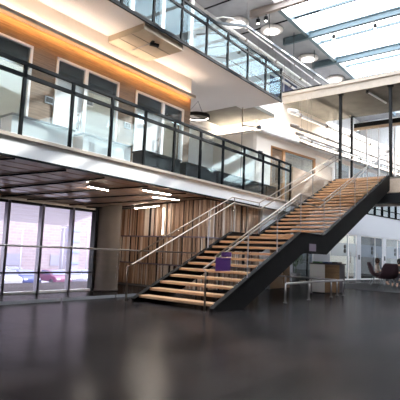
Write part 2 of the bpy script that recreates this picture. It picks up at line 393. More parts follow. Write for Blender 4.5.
# glass guard with its long steel handrail
g=thing('glass_guard','Long low glass guard with thin steel handrail in front of the windows and column','guard rail',(4,8.15,0))
MB().tube([(-3,8.15,1.095),(10.35,8.15,1.095)],.021,10).build('handrail',M['steel'],g)
for k in range(9):
    x=-2.9+k*1.48
    MB().box(x+.02,8.145,.06,x+1.44,8.155,1.05).build('glass_panel',M['stairglass'],g)
    MB().box(x+.02,8.13,0,x+1.44,8.17,.06).build('floor_channel',M['grey'],g)
# linear lamps under the soffit
def strip(x0,y0,x1,y1,label):
    t=thing('linear_lamp',label,'ceiling lamp',((x0+x1)/2,(y0+y1)/2,soff((x0+x1)/2,(y0+y1)/2)-.06),'linear lamps under the timber soffit')
    a=(x0,y0,soff(x0,y0)-.035); b=(x1,y1,soff(x1,y1)-.035)
    MB().bar(a,b,.06,.04).build('housing',M['grey'],t)
    a=(a[0],a[1],a[2]-.025); b=(b[0],b[1],b[2]-.025)
    MB().bar(a,b,.028,.012).build('diffuser',M['led'],t)
strip(7.97,7.98,8.98,7.98,'Short bright strip lamp under the timber soffit nearest the white balcony edge')
strip(8.7,8.33,9.76,8.36,'Bright strip lamp under the timber soffit, second in from the balcony edge above the slats')
strip(9.45,9.75,10.25,9.55,'Lowest bright strip lamp, close to the top of the slatted timber wall')
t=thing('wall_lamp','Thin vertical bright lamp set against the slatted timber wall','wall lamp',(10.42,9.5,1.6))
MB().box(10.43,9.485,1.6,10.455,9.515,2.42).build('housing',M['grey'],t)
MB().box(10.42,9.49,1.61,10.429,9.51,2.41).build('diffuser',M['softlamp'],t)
strip(6.58,8.33,7.19,8.35,'Warm strip lamp under the timber soffit just left of the concrete column top')

# ------------------------------------------------------------------ first floor balcony (z 3.05), left
S('balcony_slab', MB().box(-8,7.70,2.70,15.3,9.4,3.05).box(11,9.4,2.95,15.3,12.5,3.05), M['fascia'])
S('trim_balcony_lip', MB().box(-8,7.64,3.03,15.32,7.70,3.09), M['pale_concrete'])
S('trim_balcony_drip', MB().box(-8,7.66,2.665,15.32,7.72,2.70), M['navy'])
def railing(name,label,xs,y,z,h,rails,endx,gl='glass'):
    t=thing(name,label,'balustrade',(xs[0],y,z))
    for i,x in enumerate(xs):
        MB().box(x-.028,y-.03,z,x+.028,y+.03,z+h).build('post',M['navy'],t)
    for a,b in zip(xs,xs[1:]+[endx]):
        if b-a<.2: continue
        MB().box(a+.04,y-.012,z+.07,b-.04,y+.0,z+h-.06).build('glass_panel',M[gl],t)
    for (rz,rh,rd) in rails: MB().box(xs[0]-.2,y-rd,z+rz-rh/2,endx,y+rd,z+rz+rh/2).build('rail',M['navy'],t)
    MB().box(xs[0]-.2,y-.03,z,endx,y+.03,z+.03).build('bottom_channel',M['navy'],t)
    return t
railing('balcony_railing','Dark framed glass balustrade along the edge of the white first floor balcony',
        [.07,1.17,2.27,3.37,4.47,5.55,6.6,7.65,8.72,9.82,10.9,12.05,13.23,14.36,15.22],7.70,3.05,1.42,[(1.40,.06,.035),(1.17,.07,.03)],15.25)
# first floor timber clad wall
YW=9.1
clad=MB()
ops=[(-8.0,-3.4),(-2.2,0.1),(1.1,3.4),(3.7,5.41),(6.04,7.97),(8.6,10.66)]
clad.box(-8,YW,5.5,11,YW+.2,5.95)
prev=None
for a,b in zip(ops,ops[1:]): clad.box(a[1],YW,3.05,b[0],YW+.2,5.5)
clad.box(10.66,YW,3.05,11,YW+.2,5.5)
S('wall_left_upper', clad, M['clad'])
S('wall_left_band', MB().box(-8,YW,6.05,11,YW+.2,6.6), M['cream'])
S('wall_left_end', MB().box(10.8,YW+.2,3.05,11,12.5,6.6), M['cream'])
S('wall_left_outer', MB().box(-8,12.5,2.9,36,12.7,12), M['white'])
S('wall_room_divider', MB().box(-8,11.3,3.05,10.8,11.4,6.6), M['cream'])
cove=thing('cove_lamp','Long cove lamp glowing white above and amber below along the timber clad wall','cove lamp',(1.5,YW-.1,5.95))
MB().box(-8,YW-.20,5.93,11,YW-.16,6.03).box(-8,YW-.2,5.97,11,YW+.0,5.99).build('moulding',M['cream'],cove)
MB().box(-8,YW-.15,5.95,10.98,YW-.125,5.962).build('lower_lamp',M['warmlamp'],cove)
MB().box(-8,YW-.14,5.995,10.98,YW-.06,6.015).build('upper_lamp',M['softlamp'],cove)
def office(n,x0,x1,div,plate,kind):
    d=thing('door_%d'%n,None,None,(x0,YW,3.05),kind='structure')
    mb=MB().box(x0,YW-.04,3.05,x0+.05,YW+.1,5.5).box(x1-.05,YW-.04,3.05,x1,YW+.1,5.5).box(x0,YW-.04,5.45,x1,YW+.1,5.5).box(div-.05,YW-.04,3.05,div+.05,YW+.1,5.45).box(x0,YW-.03,5.0,x1,YW+.08,5.05)
    mb.build('frame',M['framewhite'],d)
    MB().box(x0+.05,YW+.02,5.05,div-.05,YW+.03,5.45).box(div+.05,YW+.02,5.05,x1-.05,YW+.03,5.45).build('transom_pane',M['transom'],d)
    lf=MB().box(x0+.05,YW+.02,3.07,div-.05,YW+.06,5.0).build('leaf',M['doorwhite'] if kind else M['darkglass'],d)
    MB().tube([(div-.16,YW-.05,3.9),(div-.16,YW-.05,4.35)],.015,8).box(div-.17,YW-.05,3.95,div-.15,YW+.02,3.97).box(div-.17,YW-.05,4.28,div-.15,YW+.02,4.30).build('handle',M['steel'],lf)
    MB().box(div+.05,YW+.02,3.07,x1-.05,YW+.03,5.0).build('side_pane',M['roomglass'],d)
office(1,3.7,5.41,4.5,0,0); office(2,6.04,7.97,6.9,0,1); office(3,8.6,10.66,9.72,0,1); office(4,1.1,3.4,2.2,0,1)
for (x,z,l) in ((5.92,4.42,'Black room plate with pale rim on the timber cladding left of the middle office door'),
                (7.05,4.68,'Small black room plate seen through the glass beside the middle office door'),
                (8.36,4.43,'Pale framed room plate on the timber cladding before the last office door')):
    p=thing('room_plate',l,'sign',(x,YW-.04,z-.08),'room plates by the first floor doors')
    MB().box(x-.11,YW-.025,z-.08,x+.11,YW-.003,z+.08).build('rim',M['platerim'],p)
    MB().box(x-.085,YW-.035,z-.055,x+.085,YW-.026,z+.055).build('plate',M['plate'],p)
# ceiling lamps of the offices behind
for x in (3.0,5.2,7.2,9.6):
    l=thing('panel_lamp','Square white ceiling lamp inside a first floor office','ceiling lamp',(x,10.2,6.45),'office ceiling lamps behind the timber wall')
    MB().box(x-.45,9.9,6.46,x+.45,10.5,6.5).build('frame',M['platerim'],l)
    MB().box(x-.4,9.95,6.44,x+.4,10.45,6.458).build('diffuser',M['roomlamp'],l)
# low cabinets behind the balcony glass
labs=['leftmost by the frame edge','below the black room plate','under the middle office window','right of the middle office','before the last office door','opposite the last office door','at the recess corner','inside the recess under the ring lamp']
for i,x in enumerate((2.6,4.6,6.3,8.2,9.9,11.5,13.0,14.5)):
    L=1.5 if i<7 else .7
    c=thing('low_cabinet',('Low dark grey cabinet' if i>2 else 'Low pale cabinet with grey top')+' behind the balcony glass, '+labs[i],'cabinet',(x+L/2,8.45,3.05),'low cabinets along the balcony')
    MB().box(x,8.25,3.12,x+L-.06,8.65,3.60).build('body',M['cabinet'] if i>2 else M['doorwhite'],c)
    MB().box(x-.02,8.22,3.60,x+L-.04,8.67,3.64).build('top',M['cabinet'] if i>2 else M['grey'],c)
    MB().box(x+.05,8.3,3.05,x+L-.05,8.6,3.12).build('plinth',M['black'],c)

# ------------------------------------------------------------------ second floor slab (z 6.6 - 6.9)
S('ceiling_first_floor', MB().box(-8,7.72,6.6,14.4,9.35,6.635).box(-8,9.35,6.6,13.95,12.5,6.68), M['acoustic'])
S('trim_slab_edge', MB().box(-8,7.67,6.585,14.42,7.72,6.63), M['navy'])
bm_=MB().box(7.5,7.76,6.44,8.95,9.08,6.6)
S('trim_concrete_panel', bm_, M['panel_concrete'])
for y in (8.2,8.65): S('trim_panel_seam', MB().box(7.5,y,6.432,8.95,y+.012,6.442), M['column'])
c=thing('security_camera','Small black camera with bracket under the concrete ceiling panel by the upper walkway','camera',(8.1,8.05,6.44))
MB().lathe([(.045,-.03),(.05,0)],(8.1,8.05,6.44),14).build('mount',M['black'],c)
MB().bar((8.05,8.1,6.37),(8.25,7.98,6.36),.08,.07).build('camera_body',M['black'],c)
MB().tube([(8.1,8.05,6.41),(8.12,8.45,6.41),(8.14,8.85,6.41)],.012,6).build('conduit',M['steel'],c)
railing('upper_railing','Dark framed glass balustrade of the upper walkway at the top of the picture',
        [.1,1.2,2.3,3.4,4.5,5.57,6.67,7.72,8.79,9.89,10.95,12.08,13.23,14.35],7.70,6.635,1.22,[(1.16,.07,.035),(.92,.06,.03)],14.4,'upperglass')
# second floor inner wall: dark bays with pale posts
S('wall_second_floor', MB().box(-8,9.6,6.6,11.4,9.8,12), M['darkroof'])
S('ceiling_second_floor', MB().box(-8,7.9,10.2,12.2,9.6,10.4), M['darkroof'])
for x in (5.9,7.3,8.6,9.9,11.3):
    S('trim_wall_post', MB().box(x,9.5,6.68,x+.14,9.6,10.2), M['framewhite'])
for i,x in enumerate((7.0,9.4)):
    l=thing('panel_lamp','Bright amber strip lamp in the dark ceiling of the upper walkway, '+('nearest the frame edge' if i else 'hidden behind the rail'),'ceiling lamp',(x,8.7,10.15))
    MB().box(x-.6,8.6,10.14,x+.6,8.8,10.2).build('frame',M['orange'],l); MB().box(x-.55,8.63,10.125,x+.55,8.77,10.139).build('diffuser',M['roomlamp'],l)
# recess of the first floor and end wall facing the camera
S('wall_recess', MB().box(16.9,10.16,3.05,17.1,12.5,8.2), M['cream'])
mb=MB().box(-2.87,0,3.4,-1.87,.2,8.2,1).box(-1.87,0,6.0,1.7,.2,8.2,1).box(1.7,0,6.2,14,.2,8.2,1)
mb.box(-2.87,0,2.65,5.2,.2,3.45).box(5.2,0,2.65,14,.2,3.7).box(3.4,0,4.75,14,.2,4.95)
mb.box(-.35,0,0,-.04,.2,2.65).box(1.66,0,0,3.2,.2,2.65).box(5.97,0,0,6.42,.2,2.65).box(9.14,0,0,9.54,.2,2.65).box(12.6,0,0,16,.2,2.65)
mb.box(-.04,0,2.25,1.66,.2,2.65).box(3.2,0,2.45,12.6,.2,2.65)
S('wall_wing', mb, [M['wingwhite'],M['warmwhite']], loc=WA, rotz=WR)
mb=MB().box(-2.9,2.6,0,16,2.7,3.4).box(-2.9,2.9,3.4,16,3.0,8.2)
S('wall_wing_inner', mb, M['cream'], loc=WA, rotz=WR)
S('ceiling_wing', MB().box(-2.7,.2,3.4,15.9,2.6,3.45).box(-2.7,.2,6.9,15.9,2.9,7.0), M['white'], loc=WA, rotz=WR)
S('trim_wing_cove', MB().box(-2.87,-.25,6.42,14,0,6.46).box(-2.87,-.27,6.42,14,-.25,6.52), M['white'], loc=WA, rotz=WR)
t=thing('wing_cove_lamp','Long white cove lamp along the pale office wall behind the top of the stairs','cove lamp',(0,0,0))
MB().box(-2.8,-.2,6.465,13.9,-.08,6.485).build('lamp',M['whitelamp'],t); t.location=WA; t.rotation_euler=(0,0,WR)
t=thing('recess_cove_lamp','Short cove lamp on the recess wall behind the ring lamp','cove lamp',(16.85,11.5,6.45))
MB().box(16.62,10.2,6.43,16.88,12.4,6.455).build('shelf',M['white'],t)
MB().box(16.7,10.25,6.457,16.82,12.35,6.477).build('lamp',M['whitelamp'],t)
def local_thing(name,cat=None,label=None,kind=None,group=None):
    return thing(name,label,cat,(0,0,0),group,kind)
def place(t): t.location=WA; t.rotation_euler=(0,0,WR)
# ground floor office fronts
def bay(n,s0,s1,div,glassmat):
    d=local_thing('door_%d'%n,kind='structure')
    mb=MB()
    for s in (s0,div,s1-.05): mb.box(s,.02,0,s+.05,.1,2.45)
    mb.box(s0,.02,2.40,s1,.1,2.45).box(s0,.02,0,s1,.1,.06); mb.build('frame',M['framewhite'],d)
    MB().box(s0+.05,.05,.06,div,.06,2.4).build('side_pane',glassmat,d)
    lf=MB().box(div+.05,.05,.06,s1-.05,.06,2.4).build('leaf',glassmat,d)
    MB().box(s0+.05,.03,1.25,div,.04,1.95).box(div+.05,.03,1.25,s1-.05,.04,1.95).build('frosted_band',M['frost'],d)
    MB().tube([(div+.2,-.02,.9),(div+.2,-.02,1.5)],.02,8).box(div+.19,-.02,.95,div+.21,.05,.98).box(div+.19,-.02,1.42,div+.21,.05,1.45).build('handle',M['steel'],lf)
    for z in (1.53,1.76): MB().tube([(div-.35,.028,z),(div-.35,.0,z)],.11,16).build('round_marker',M['plate'],d)
    place(d)
bay(5,3.2,5.97,5.05,M['roomglass']); bay(6,6.42,9.14,8.15,M['darkglass']); bay(7,9.54,12.6,11.2,M['roomglass'])
d=local_thing('window_11',kind='structure')
MB().box(0,.02,0,.05,.1,2.2).box(1.2,.02,0,1.26,.1,2.2).box(-.04,.02,2.2,1.66,.1,2.25).build('frame',M['black'],d)
MB().box(.05,.05,.02,1.62,.06,2.2).build('pane',M['darkglass'],d); place(d)
for s,l in ((6.19,'Small dark card reader on the white post between the first two office bays'),(9.34,'Small dark card reader on the white post right of the blue-grey office bay')):
    t=local_thing('card_reader','card reader',l); MB().box(s-.07,-.03,1.1,s+.07,-.003,1.36).build('case',M['plate'],t,bevel=.008)
    MB().box(s-.03,-.036,1.26,s+.03,-.031,1.31).build('screen',M['cargrey'],t); place(t)
# window band above
d=local_thing('window_12',kind='structure')
mb=MB()
for k in range(12): mb.box(3.4+k*.95,-.02,3.7,3.46+k*.95,.1,4.75)
mb.box(3.4,-.02,3.7,14,.1,3.76).box(3.4,-.02,4.69,14,.1,4.75).box(3.4,-.01,4.1,14,.1,4.13); mb.build('frame',M['navy'],d)
MB().box(3.4,.05,3.76,14,.06,4.69).build('pane',M['roomglass'],d); place(d)
# first floor wing door and glazed room in orange timber frames
d=local_thing('door_9',kind='structure')
MB().box(-1.87,-.03,3.4,-1.8,.1,6.0).box(-.98,-.03,3.4,-.82,.1,6.0).box(1.6,-.03,3.4,1.7,.1,6.0).box(-1.87,-.03,5.92,1.7,.1,6.0).build('frame',M['orange'],d)
MB().box(-1.8,.03,3.4,-.98,.07,5.92).build('leaf',M['clad'],d)
MB().box(-.82,.03,3.4,1.6,.04,5.92).build('pane',M['roomglass'],d); place(d)
d=local_thing('window_13',kind='structure')
mb=MB()
for k in range(7): mb.box(3.5+k*1.6,-.01,4.95,3.56+k*1.6,.1,6.2)
mb.build('frame',M['framewhite'],d); MB().box(3.5,.04,4.95,14,.05,6.2).build('pane',M['roomglass'],d); place(d)
for s,z,l in ((4.4,3.3,'Ceiling lamp panel in the left ground floor office'),(7.8,3.3,'Ceiling lamp panel in the blue-grey ground floor office'),(11,3.3,'Ceiling lamp panel in the right ground floor office'),(.2,6.8,'Ceiling lamp panel in the orange framed room at the stair head'),(6.5,6.8,'Ceiling lamp panel behind the glazed front beyond the stair head')):
    t=local_thing('panel_lamp','ceiling lamp',l,group='office wing ceiling lamps')
    MB().box(s-.8,.9,z+.05,s+.8,1.7,z+.09).build('frame',M['platerim'],t)
    MB().box(s-.75,.95,z+.03,s+.75,1.65,z+.048).build('diffuser',M['roomlamp'],t); place(t)
t=thing('wall_phone','Small dark wall panel on the pale wall just left of the orange door','panel',(0,0,0))
MB().box(-2.75,-.05,5.25,-2.5,-.003,5.6).build('case',M['cabinet'],t); MB().box(-2.70,-.06,5.42,-2.55,-.051,5.54).build('screen',M['platerim'],t); place(t)

# ------------------------------------------------------------------ bridge, upper floor slab at the stair head
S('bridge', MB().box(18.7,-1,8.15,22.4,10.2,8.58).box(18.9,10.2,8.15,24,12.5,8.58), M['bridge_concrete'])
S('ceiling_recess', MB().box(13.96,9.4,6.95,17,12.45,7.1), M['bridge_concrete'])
S('bridge_face', MB().box(18.66,-1,8.13,18.70,9.95,8.48), M['pale_concrete'])
S('trim_bridge_top', MB().box(18.6,-1,8.48,18.8,10.0,8.62), M['pale_concrete'])
S('trim_bridge_cap', MB().box(18.64,8.0,8.62,18.72,9.9,8.7), M['black'])
S('stair_head_slab', MB().box(18.7,-1,3.75,23.5,8.9,4.3), M['tan'])
S('trim_slab_beam', MB().box(18.66,-1,3.35,18.95,7.3,3.72), M['black'])
S('stair_head_floor', MB().box(18.72,-1,4.3,23.5,8.9,4.38), M['column'])
def steelpost(x,y,z0,z1,label,w=.11):
    t=thing('steel_post',label,'post',(x,y,z0),'black posts at the stair head')
    MB().box(x-w/2,y-w/2,z0,x+w/2,y+w/2,z1).build('shaft',M['black'],t)
    MB().box(x-w,y-w,z0,x+w,y+w,z0+.03).build('foot_plate',M['black'],t)
    MB().box(x-w,y-w,z1-.03,x+w,y+w,z1).build('head_plate',M['black'],t)
steelpost(18.85,7.22,4.38,8.15,'Black steel post at the far top corner of the stairs, up to the concrete bridge')
steelpost(18.85,5.16,4.38,8.15,'Black steel post at the near top corner of the stairs, right of the flight')
steelpost(22.2,7.92,4.38,8.15,'Thin black post set back between the two stair head posts',.10)
gs=thing('glass_screen','Tall glass screen with a black cross beam behind the stair head','glass screen',(22.2,5.5,4.38))
MB().bar((22.2,7.8,7.65),(22.2,1.5,7.65),.12,.20).build('transom',M['black'],gs)
MB().bar((22.2,7.8,7.47),(22.2,1.5,7.47),.14,.12).build('transom_soffit',M['tan'],gs)
for y in (7.2,6.62,5.9,4.6): MB().box(22.18,y-.03,4.38,22.22,y+.03,7.4).build('mullion',M['framewhite'],gs)
MB().box(22.19,1.5,4.38,22.21,7.78,7.4).build('glass_panel',M['stairglass'],gs)
MB().box(22.19,1.5,7.76,22.21,7.78,8.13).build('glass_panel',M['stairglass'],gs)
l=thing('soffit_lamp','Thin linear lamp with black end fixed under the concrete bridge','ceiling lamp',(19.8,6.0,8.1))
MB().bar((18.95,6.12,8.10),(20.8,5.88,8.10),.06,.05).build('housing',M['platerim'],l)
MB().lathe([(.06,-.08),(.06,.03)],(18.95,6.12,8.12),12).build('end_cap',M['black'],l)
# ------------------------------------------------------------------ second floor wing beyond the walkway
S('wall_second_floor_far', MB().box(11.4,12.2,6.6,36,12.3,12), M['white'])
S('wall_second_floor_end', MB().box(11.3,9.8,6.6,11.4,12.2,12), M['cream'])
d=thing('window_14',None,None,(24,12.15,8.7),kind='structure')
MB().box(21.2,12.12,8.8,24.8,12.2,8.9).box(21.2,12.12,11.3,24.8,12.2,11.4).box(21.2,12.12,8.9,21.3,12.2,11.3).box(24.7,12.12,8.9,24.8,12.2,11.3).box(22.9,12.12,8.9,23,12.2,11.3).build('frame',M['framewhite'],d)
MB().box(21.3,12.16,8.9,24.7,12.18,11.3).build('pane',M['carblue'],d)
# roof beams
for i,(x,m,l) in enumerate(((16.76,'brownsteel','Brown-grey roof beam with two spot heads, left of the skylight'),(19.95,'bluesteel','Blue-grey roof beam crossing the skylight, second from the left'),
      (23.45,'bluesteel','Blue-grey roof beam crossing the skylight just above the bridge'),(26.9,'bluesteel','Blue-grey roof beam beyond the bridge'),(30.4,'bluesteel','Blue-grey roof beam farthest down the skylight'))):
    t=thing('roof_beam',l,'beam',(x,5,11.6),'roof beams under the skylight')
    MB().box(x-.09,-1.5,11.66,x+.09,10.55,11.70).box(x-.03,-1.5,11.66,x+.03,10.55,11.94).box(x-.09,-1.5,11.94,x+.09,10.55,11.99).build('beam',M[m],t)
    MB().box(x-.09,10.55,11.66,x+.09,10.6,11.99).build('end_plate',M[m],t)
def spotlight(x,y,z,label):
    t=thing('spotlight',label,'spotlight',(x,y,z-.25),'spot heads under the roof beams')
    MB().tube([(x,y,z),(x,y,z-.12)],.02,8).build('stem',M['black'],t)
    MB().lathe([(.07,-.3),(.085,-.28),(.085,-.12),(.05,-.1)],(x,y,z),14).build('housing',M['black'],t)
    MB().lathe([(.06,-.315),(.06,-.301)],(x,y,z),14).build('lens',M['spot'],t)
spotlight(16.76,10.2,11.62,'Lit spot head at the very end of the brown-grey roof beam')
spotlight(16.76,9.8,11.62,'Lit spot head just right of the beam end on the brown-grey roof beam')
spotlight(19.95,8.0,11.62,'Spot head under the middle roof beam over its left part')
spotlight(19.95,6.1,11.62,'Spot head under the middle roof beam farther right')
for (x,y,l) in ((17.2,12.0,'Round white ceiling disc at the top edge of the picture'),(18.7,10.6,'Round white ceiling disc between the first two roof beams'),(22.6,10.5,'Round white ceiling disc left of the beam above the bridge'),(26.2,10.4,'Round white ceiling disc just above the bridge edge')):
    t=thing('ceiling_disc',l,'ceiling lamp',(x,min(y,11.6),11.85),'round discs on the roof')
    MB().lathe([(.40,.0),(.55,.05),(.55,.1)],(x,min(y,11.6),11.86),24).build('disc',M['disc'],t)
    MB().lathe([(.38,-.012),(.38,-.001)],(x,min(y,11.6),11.86),24).build('diffuser',M['disclamp'],t)
# duct and pipes along the second floor
def pipe(pts,r,m,label,group,nm='pipe',hang=None):
    t=thing(nm,label,'pipe',pts[0],group)
    MB().tube(pts,r,8).build('run',M[m],t)
    for i in range(1,len(pts)):
        a=Vector(pts[i-1]); b=Vector(pts[i]); k=int((b-a).length/2.2)
        for q in range(k):
            c=a.lerp(b,(q+.5)/k); MB().tube([tuple(c-(b-a).normalized()*.06),tuple(c+(b-a).normalized()*.06)],r*1.25,8).build('collar',M['pipe'],t)
            if hang: MB().tube([tuple(c),(c.x,c.y,hang)],.006,5).build('hanger',M['pipe'],t)
t=thing('cable_tray','Dark square channel bending above the pipes at the second floor corner','cable tray',(15.4,10.5,10.6))
MB().bar((13.2,12.1,10.55),(15.45,9.95,10.55),.08,.09).bar((15.4,9.95,10.55),(24.5,9.5,10.55),.08,.09).build('tray',M['darkpipe'],t)
for x in (17.2,19.6,22): MB().tube([(x,9.87,10.6),(x,9.87,12)],.015,5).build('hanger',M['darkpipe'],t)
pl=['topmost, nearest the dark channel','second below the dark channel','third below the dark channel','fourth below the dark channel','fifth, bending at its left end','lowest of the bundle']
for i,(y,z,r,m) in enumerate(((10.3,10.75,.03,'whitepipe'),(10.7,10.6,.06,'whitepipe'),(11.1,10.5,.03,'pipe'),(11.4,10.4,.07,'whitepipe'),(10.5,10.1,.025,'pipe'),(11.6,9.9,.03,'pipe'))):
    pts=[(14.2+.3*i,12.1,z),(14.6+.3*i,y+.25,z),(14.9+.3*i,y,z),(26,y-.1,z)]
    pipe(pts,r,m,'Pipe under the roof beyond the upper walkway, '+pl[i],'pipes under the roof',hang=11.99)
for i,(z,o,r,m,l) in enumerate(((6.33,1.3,.045,'pipe','upper thin pipe'),(6.13,1.5,.06,'whitepipe','thick pale pipe'),(5.93,1.5,.04,'pipe','lower thin pipe'),(6.75,1.0,.05,'pipe','highest pipe near the cove'),(7.4,.9,.08,'whitepipe','pale duct above the cove'))):
    t=thing('pipe','Pipe running in front of the pale cove behind the stairs, '+l,'pipe',(0,0,0),'pipes before the office wing')
    pts=[(-2.2,-.9-.8*o,z-.25),(-2.1,-o-.2,z-.05),(-1.8,-o,z),(5.5,-o,z),(13,-o,z)]
    MB().tube(pts,r,8).build('run',M[m],t)
    for s in (-1,1.2,3.4,5.6,7.8,10):
        MB().tube([(s-.05,-o,z),(s+.05,-o,z)],r*1.35,8).build('collar',M['pipe'],t)
        MB().tube([(s,-o,z),(s,-o,8.14)],.006,5).build('hanger',M['pipe'],t)
    place(t)
t=thing('drop_pipe','Slim vertical pipe with two short side arms in front of the recess wall','pipe',(14.2,9.2,3.05))
MB().tube([(14.2,9.2,3.06),(14.2,9.2,6.59)],.02,6).build('riser',M['pipe'],t)
MB().tube([(14.2,9.2,5.9),(14.9,8.9,5.95)],.025,6).box(14.85,8.83,5.9,15.0,8.97,6.02).build('side_arm',M['darkpipe'],t)
t=thing('ring_pendant_lamp','Large ring pendant lamp with dark outer band hanging in the first floor recess','pendant lamp',(12.75,10.2,6.0))
pts=[(12.75+.42*math.cos(a*math.pi/16),10.2+.42*math.sin(a*math.pi/16),6.0) for a in range(32)]
mb=MB()
n=0
for rr,zz in ((.45,-.06),(.45,.06),(.41,.06),(.41,-.06)):
    for a in range(32): mb.v.append((12.75+rr*math.cos(a*math.pi/16),10.2+rr*math.sin(a*math.pi/16),6.0+zz))
for k in range(4):
    for a in range(32): b=(a+1)%32; k2=(k+1)%4; mb.face([k*32+a,k*32+b,k2*32+b,k2*32+a][::-1],0,False)
mb.build('band',M['black'],t)
MB().tube([(12.75+.40*math.cos(a*math.pi/16),10.2+.40*math.sin(a*math.pi/16),5.98) for a in range(32)],.025,6,closed=True).build('inner_lamp',M['ringlamp'],t)
for a in (0,2.1,4.2): MB().tube([(12.75+.43*math.cos(a),10.2+.43*math.sin(a),6.05),(12.75,10.2,6.58)],.006,5).build('cable',M['black'],t)

# ------------------------------------------------------------------ staircase
X0,X1,X2,X3=7.15,10.86,12.30,18.62; ZL=1.60; ZT=4.38
YN,YF=5.20,7.28
st=thing('staircase','Wide open staircase with black steel sides, oak treads and a half landing in mid hall','staircase',(12.5,6.24,0))
prof=[(X0,0),(X0,.06),(X1,1.72),(X2,1.72),(X3,4.42),(18.72,4.42),(18.72,3.85),(12.52,1.20),(11.0,1.20),(8.25,0)]
for y in (YN,YF): MB().prism(prof,'y',y-.035,y+.035).build('stringer',M['stringer'],st)
for y in (YN-.02,YF-.02): # thin steel edge highlights are the flange on top
    mb=MB()
    for a,b in (((X0,.06),(X1,1.72)),((X1,1.72),(X2,1.72)),((X2,1.72),(X3,4.42))): mb.bar((a[0],y+.02,a[1]+.006),(b[0],y+.02,b[1]+.006),.12,.02)
    mb.build('stringer_flange',M['stringer'],st)
n1=11
def tread(x0,x1,z): MB().box(x0-.02,YN+.04,z-.055,x1+.015,YF-.04,z).build('tread',M['tread'],st,bevel=.008)
r1=ZL/n1; g1=(X1-X0-.12)/n1
for i in range(n1-1): tread(X0+.15+i*g1, X0+.15+i*g1+g1*.86, (i+1)*r1)
n2=19; r2=(ZT-ZL)/n2; g2=(X3-X2)/n2
for i in range(n2-1): tread(X2+.05+i*g2, X2+.05+i*g2+g2*.86, ZL+(i+1)*r2)
MB().box(X0+.15+(n1-1)*g1,YN+.04,ZL-.06,X2+.0,YF-.04,ZL).build('landing_top',M['tread'],st)
MB().box(X1+.0,YN+.04,ZL-.3,X2+.05,YF-.04,ZL-.061).build('landing_tray',M['stringer'],st)
MB().box(18.4,YN+.04,ZT-.09,18.75,YF-.04,ZT-.005).build('top_tread',M['tread'],st)
MB().box(18.72,YN-.05,3.95,19.3,YN+.02,4.3).build('head_bracket',M['stringer'],st)
def zn(x):
    if x<X1: return .0+(x-X0)*ZL/(X1-X0)
    if x<X2: return ZL+.05
    return ZL+(x-X2)*(ZT-ZL)/(X3-X2)
for y,side in ((YN,-1),(YF,1)):
    up=[(7.22,1.04),(10.85,2.71),(12.33,2.71),(18.62,5.46)]
    lo=[(6.95,.79),(10.80,2.54),(12.28,2.52),(18.5,5.24)]
    MB().tube([(a,y,b) for a,b in up],.017,10).build('top_rail',M['rail'],st)
    hy=y-side*.09
    MB().tube([(6.95,y,.02),(6.95,y,.76),(6.98,hy,.80)]+[(a,hy,b) for a,b in lo[1:]]+[(18.75,hy,5.24)],.020,10).build('handrail',M['rail'],st)
    px=[8.39,9.66,10.89,12.38,13.58,14.86,16.09,17.3,18.5] if side<0 else [9.77,10.95,12.33,14.08,16.24,18.5]
    for x in px:
        zt=up[0][1]+(x-up[0][0])*.46 if x<10.85 else (2.71 if x<12.33 else 2.71+(x-12.33)*.437)
        zb=zn(x)+.09
        p=MB().box(x-.009,y-.02,zb-.3,x+.009,y+.004,zt).build('post',M['steel'],st)
        MB().tube([(x,y-side*.01,zt-.22),(x,hy,zt-.20)],.014,6).build('rail_bracket',M['steel'],p)
    ends=[7.2]+px
    for a,b in zip(ends,ends[1:]):
        def top(x): return (up[0][1]+(x-up[0][0])*.46 if x<10.87 else (2.71 if x<12.33 else 2.71+(x-12.33)*.437))-.03
        a2=a+.02; b2=b-.02
        MB().prism([(a2,zn(a2)+.13),(b2,zn(b2)+.13),(b2,top(b2)),(a2,top(a2))],'y',y-.006,y+.006).build('glass_panel',M['stairglass'],st)
MB().box(11.35,YN-.05,1.27,11.76,YN-.036,1.46).build('sign',[M['signgrey']],st)
MB().box(7.27,YN+.012,.77,7.78,YN+.018,1.03).build('purple_panel',M['purple'],st)
MB().box(7.45,YN+.012,1.05,7.8,YN+.018,1.14).build('purple_panel',M['purple'],st)

# low hoop rails under the stairs
def hoop(pts,posts,label):
    t=thing('low_rail',label,'rail',(*pts[0][:2],0),'low steel rails under the stairs')
    MB().tube(pts,.028,10).build('top_bar',M['steel'],t)
    for p in posts:
        MB().tube([(p[0],p[1],0),(p[0],p[1],.45)],.026,10).build('post',M['steel'],t)
        MB().lathe([(.05,0),(.05,.012)],(p[0],p[1],0),12).build('foot',M['steel'],t)
hoop([(10.17,5.22,.40),(10.2,5.22,.45),(11.5,5.22,.46),(13.0,5.22,.46),(13.9,5.22,.46),(13.93,5.22,.42)],[(10.17,5.22),(11.5,5.22),(13.0,5.22),(13.93,5.22)],'Low steel rail along the near side of the stairs, the nearer of two')
hoop([(13.84,7.7,.42),(13.84,7.67,.46),(13.84,5.4,.46),(13.84,5.37,.42)],[(13.84,7.7),(13.84,7.1),(13.84,6.2),(13.84,5.37)],'Low steel rail crossing beneath the stairs just in front of the bin unit')

